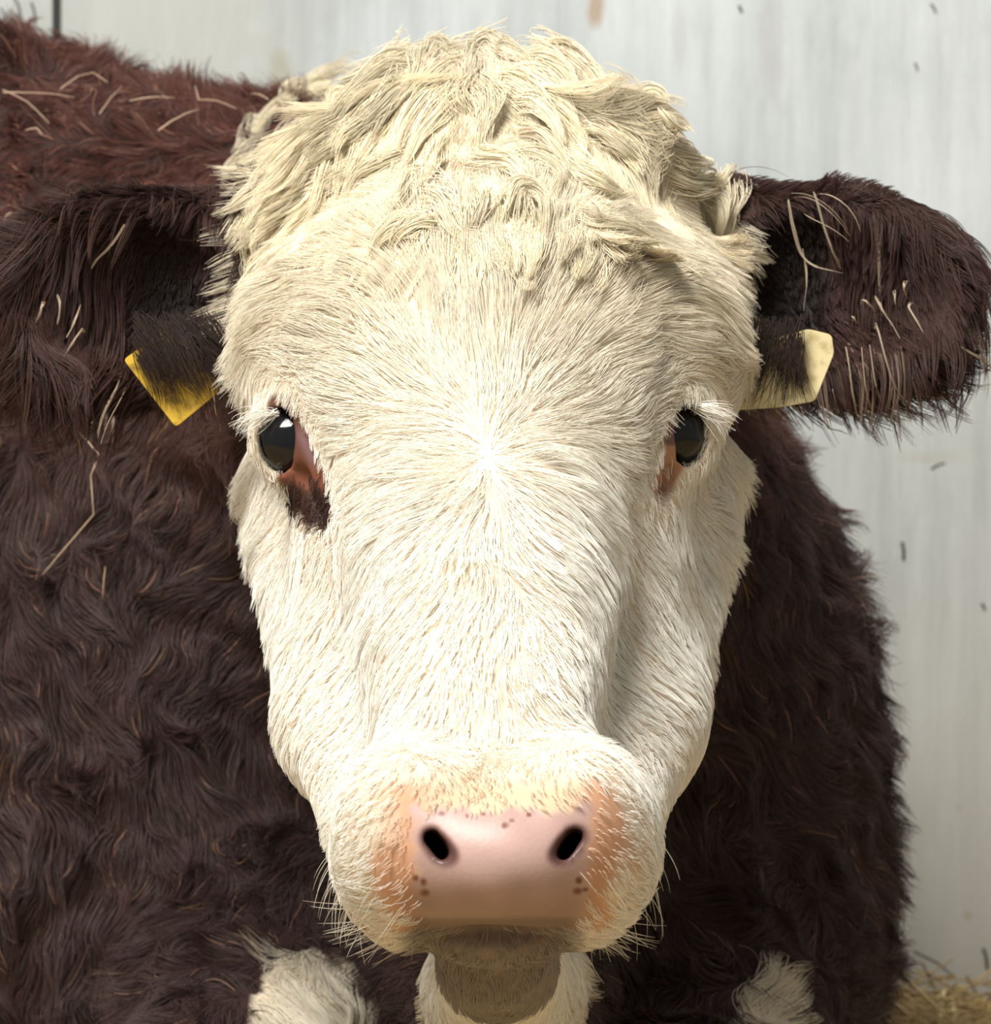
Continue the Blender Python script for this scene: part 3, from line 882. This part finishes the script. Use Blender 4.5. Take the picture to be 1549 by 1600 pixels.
# ------------------------------------------------------------------ ear tags
def plate(name, pts2, D, material, thick=.0016, tilt=0.0):
    """moulded plate with the outline pts2 (photo pixels at depth D), rounded edges"""
    b_ = bmesh.new()
    w = []
    n_ = len(pts2)
    for i in range(n_):                                            # round the corners in the plane of the plate
        a, c, e = (np.array(pts2[(i + k) % n_], float) for k in (-1, 0, 1))
        u, v = unit(a - c), unit(e - c)
        t0, t1_ = c + u * 7, c + v * 7
        for t in np.linspace(0, 1, 6):
            w.append(P(*((1 - t) ** 2 * t0 + 2 * t * (1 - t) * c + t * t * t1_), D))
    f = b_.faces.new([b_.verts.new(q) for q in w])
    r_ = bmesh.ops.extrude_face_region(b_, geom=[f])
    bmesh.ops.translate(b_, verts=[v for v in r_['geom'] if isinstance(v, bmesh.types.BMVert)], vec=(0, thick, 0))
    bmesh.ops.recalc_face_normals(b_, faces=b_.faces[:])
    rim_e = [e for e in b_.edges if abs(e.verts[0].co.y - e.verts[1].co.y) < 1e-6]
    bmesh.ops.bevel(b_, geom=rim_e, offset=.0003, segments=2, affect='EDGES')
    return bm_obj(name, b_, material)
def plastic(name, col, dirt):
    global tc
    m, N_, L_, b_ = mat(name, col, .42, .45)
    t_ = N_.new('ShaderNodeTexCoord'); n_ = N_.new('ShaderNodeTexNoise'); n_.inputs['Scale'].default_value = 130; n_.inputs['Detail'].default_value = 5
    L_.new(t_.outputs['Object'], n_.inputs['Vector'])
    r_ = N_.new('ShaderNodeValToRGB'); r_.color_ramp.elements[0].position = .34; r_.color_ramp.elements[1].position = .52
    r_.color_ramp.elements[0].color = (*dirt, 1); r_.color_ramp.elements[1].color = (*col, 1)
    L_.new(n_.outputs[0], r_.inputs[0]); L_.new(r_.outputs[0], b_.inputs['Base Color'])
    return m
def tag_pin(root, px, py, D, material):
    b_ = bmesh.new()
    for r1, y0, y1 in ((.0055, -.0022, 0), (.0022, 0, .055)):
        q = P(px, py, D)
        bmesh.ops.create_cone(b_, cap_ends=True, segments=20, radius1=r1, radius2=r1, depth=y1 - y0,
                              matrix=Matrix.Translation((q[0], D + (y0 + y1) / 2, q[2])) @ Matrix.Rotation(math.pi / 2, 4, 'X'))
    return bm_obj('pin', b_, material, root)
M_yel = plastic('yellow_plastic', (.66, .43, .05), (.26, .16, .025))
M_crm = plastic('cream_plastic', (.72, .62, .36), (.50, .41, .20))
t1 = plate('ear_tag', [(275, 668), (193, 562), (258, 515), (350, 606)], 2.325, M_yel)
tag(t1, "yellow plastic ear tag, corner down, hanging in the cow's ear at left", 'ear tag', 'ear tags')
tag_pin(t1, 276, 545, 2.325, M_yel)
t2 = plate('ear_tag', [(1150, 641), (1218, 637), (1274, 627), (1304, 552), (1300, 523), (1264, 514), (1150, 545)], 2.325, M_crm)
tag(t2, "cream plastic ear tag with cut corners, under the cow's ear at right", 'ear tag', 'ear tags')
tag_pin(t2, 1215, 545, 2.325, M_crm)

# ------------------------------------------------------------------ straw
m_straw, N, L, b = mat('dry_straw', (.62, .46, .22), .5, .3)
oi = N.new('ShaderNodeObjectInfo'); tc = N.new('ShaderNodeTexCoord')
nz = noise(mapping(1, 1, 1), 60., 3)
L.new(ramp(nz.outputs[0], [(.3, (.26, .17, .07)), (.65, (.50, .36, .17))]).outputs[0], b.inputs['Base Color'])
m_pale, N, L, b = mat('pale_straw', (.66, .48, .34), .45, .35)
m_gold, N, L, b = mat('bright_straw', (.84, .68, .40), .45, .35)
m_chaff, N, L, b = mat('dark_chaff', (.05, .045, .035), .8, .2)

def tube(pts, r0, r1, sides=6):
    pts = np.asarray(pts, float); n = len(pts)
    vs, fs = [], []
    for i in range(n):
        t = unit(pts[min(i + 1, n - 1)] - pts[max(i - 1, 0)])
        u = np.cross(t, [0.31, .2, .93]); u = unit(u); w = np.cross(t, u)
        r_ = r0 + (r1 - r0) * i / (n - 1)
        for k in range(sides):
            a = 2 * math.pi * k / sides
            vs.append(pts[i] + r_ * (u * math.cos(a) + w * math.sin(a)))
    for i in range(n - 1):
        for k in range(sides):
            k2 = (k + 1) % sides
            fs.append((i * sides + k, i * sides + k2, (i + 1) * sides + k2, (i + 1) * sides + k))
    fs.append(tuple(range(sides))[::-1]); fs.append(tuple((n - 1) * sides + k for k in range(sides)))
    return vs, fs

def stalk_on_hide(name, pix, r0, label, cat, group=None, off=.016, material=None):
    pp = []
    for a, c in zip(pix[:-1], pix[1:]):
        k = max(2, int(np.hypot(a[0] - c[0], a[1] - c[1]) / 18))
        for i in range(k): pp.append((a[0] + (c[0] - a[0]) * i / k, a[1] + (c[1] - a[1]) * i / k))
    pp.append(pix[-1])
    n = len(pp)
    pp = np.array(pp, float)
    q = on_hide(pp[:, 0], pp[:, 1], off * (.80 + .20 * np.sin(np.pi * (np.arange(n) + .3) / n)))
    v, f = tube(q, r0 * .45, r0 * .32)
    o = mesh_obj(name, v, f, material or m_pale)
    return tag(o, label, cat, group)
BACKG = "straw stalks caught in the cow's coat"
for pix, r0, lab in (
    ([(252, 232), (314, 202)], .0011, "straight thick white straw stalk on the cow's shoulder, nearest the curly poll"),
    ([(0, 170), (48, 176), (115, 181)], .0008, "long level straw stalk on the cow's back at the left edge"),
    ([(0, 166), (40, 190), (78, 220)], .0007, "slanting straw stalk crossing the level one on the cow's back"),
    ([(92, 166), (118, 152), (142, 147), (166, 158)], .0008, "arched pale straw stalk, topmost on the cow's back"),
    ([(157, 206), (190, 166)], .0007, "upright thin straw stalk between arched and level stalks on the back"),
    ([(203, 186), (240, 186), (274, 184)], .0009, "level pinkish straw stalk on the back above the thick white one"),
    ([(304, 164), (312, 190), (340, 192), (372, 200)], .0007, "bent straw stalk on the back beside the curly poll"),
    ([(40, 229), (58, 230), (68, 238)], .0008, "short curved straw stalk, lowest of those at the left edge of the back"),
    ([(392, 177), (420, 189)], .0009, "short pale straw stalk touching the curly white poll hair"),
    ([(137, 682), (168, 713), (155, 746), (158, 806), (112, 858), (75, 900)], .0009, "long kinked straw stalk hanging on the brown neck under the left ear"),
    ([(173, 886), (168, 938)], .0007, "short straight straw stalk on the brown neck below the kinked one"),
):
    stalk_on_hide('straw_stalk', pix, r0, lab, 'straw', BACKG)

# bedding: an uneven straw layer heaped towards the wall
def bed_h(x, y):
    return .022 + .018 * sstep(y, 3.0, 3.5) + .055 * np.exp(-((x - .30) / .045) ** 2 - ((y - 3.36) / .10) ** 2) \
        + .006 * np.sin(x * 23 + 1.3 * np.sin(y * 17)) * np.sin(y * 19 + x * 7)
gx, gy = np.linspace(-2.4, 1.6, 180), np.linspace(1.3, WALL_Y - .004, 130)
X, Y = np.meshgrid(gx, gy)
Z = bed_h(X, Y)
under = feval(field, np.stack([X.ravel(), Y.ravel(), np.full(X.size, .06)], 1)).reshape(X.shape) < .035
Z = np.where(under, np.minimum(Z, .034), Z)
bvx = list(zip(X.ravel(), Y.ravel(), Z.ravel()))
bfc = [(r_ * 180 + c, r_ * 180 + c + 1, (r_ + 1) * 180 + c + 1, (r_ + 1) * 180 + c) for r_ in range(129) for c in range(179)]
sv, sf = list(bvx), list(bfc)
for i in range(5200):
    if i < 2200: x, y = rng.uniform(.15, .62), rng.uniform(3.0, 3.57)
    else: x, y = rng.uniform(-2.3, 1.5), rng.uniform(1.4, 3.55)
    a, l = rng.uniform(0, math.pi), rng.uniform(.04, .13)
    rise = rng.normal() * .22
    z = float(bed_h(x, y)) + rng.uniform(-.002, .010)
    dv = np.array([math.cos(a), math.sin(a), rise]) * l / 2
    c = np.array([x, y, z + abs(rise) * l * .25])
    q = [c - dv, c + np.array([0, 0, rng.normal() * .004]), c + dv]
    if max(t[1] for t in q) > WALL_Y - .003: continue
    if field(np.array(q)).min() < .012: continue
    v, f = tube(q, .0011, .0008, 4)
    o_ = len(sv); sv += v; sf += [tuple(k + o_ for k in t) for t in f]
bed = mesh_obj('straw_bedding', sv, sf, m_straw, smooth=False)
tag(bed, 'layer of golden straw bedding on the floor along the wall', 'straw', kind='stuff')

def free_stalk(pix, r0, label, group, material=None, name='straw_stalk', cat='straw'):
    q = np.array([P(x, y, D) for x, y, D in pix])
    v, f = tube(q, r0 * 1.2, r0 * .9)
    return tag(mesh_obj(name, v, f, material or m_gold), label, cat, group)
BG = 'straw stalks standing out of the bedding'
for pix, r0, lab in (
    ([(1402, 1518, 3.14), (1445, 1556, 3.16), (1490, 1598, 3.18)], .0012, "long straight straw stalk slanting from the cow's chest down to the bedding"),
    ([(1476, 1548, 3.44), (1472, 1576, 3.43), (1468, 1606, 3.42)], .0011, 'short upright straw stalk in front of the wall, left of two'),
    ([(1488, 1566, 3.46), (1493, 1590, 3.45), (1496, 1612, 3.44)], .0012, 'short upright straw stalk in front of the wall, right of two'),
    ([(1458, 1566, 3.47), (1478, 1546, 3.48)], .0008, 'thin straw stalk leaning behind the two upright ones'),
    ([(1400, 1566, 3.28), (1412, 1578, 3.275), (1424, 1588, 3.29)], .0014, 'thick bent straw stalk glinting on the straw heap beside the cow'),
    ([(1358, 1566, 3.27), (1372, 1580, 3.265)], .0009, 'short straw stalk on the heap closest to the cow'),
):
    free_stalk(pix, r0, lab, BG)
WG = 'bits of chaff stuck to the wall'
def chip(px, py, dx, dy, r0, lab, material=None):
    D = WALL_Y - r0 * .8
    q = [(px - dx, py - dy, D), (px + dy * .12, py - dx * .12, D), (px + dx, py + dy, D)]
    free_stalk(q, r0, lab, WG, material or m_chaff, 'chaff_bit', 'chaff')
for px, py, dx, dy, r0, lab in (
    (1411, 861, 1, 14, .0012, 'dark upright chaff bit on the wall right of the brown neck'),
    (1537, 948, 2, 5, .0010, 'dark chaff speck on the wall at the right edge, below the ear'),
    (1157, 14, 2, 5, .0010, "dark chaff speck on the wall at the top, above the cow's right-hand ear"),
    (1459, 13, 4, 7, .0008, 'dark chaff speck on the wall near the top right corner'),
    (1432, 104, 2, 6, .0007, 'faint chaff speck on the wall above the ear tip'),
    (1466, 728, 11, -5, .0006, "slanting chaff bit on the wall below the cow's right-hand ear"),
    (1540, 1498, 3, 16, .0012, 'dark chaff bit on the wall at the lower right edge'),
    (1521, 1548, 10, 22, .0010, 'longer dark chaff bit on the wall just above the straw, at right'),
    (1462, 1508, 34, 22, .0006, "long thin grey chaff stem on the wall beside the cow's chest"),
    (26, 8, 7, 18, .0008, 'dark stem on the wall above the back, at the left corner'),
    (52, 20, 3, 16, .0008, 'dark stem on the wall between corner stem and dark strip'),
):
    chip(px, py, dx, dy, r0, lab)
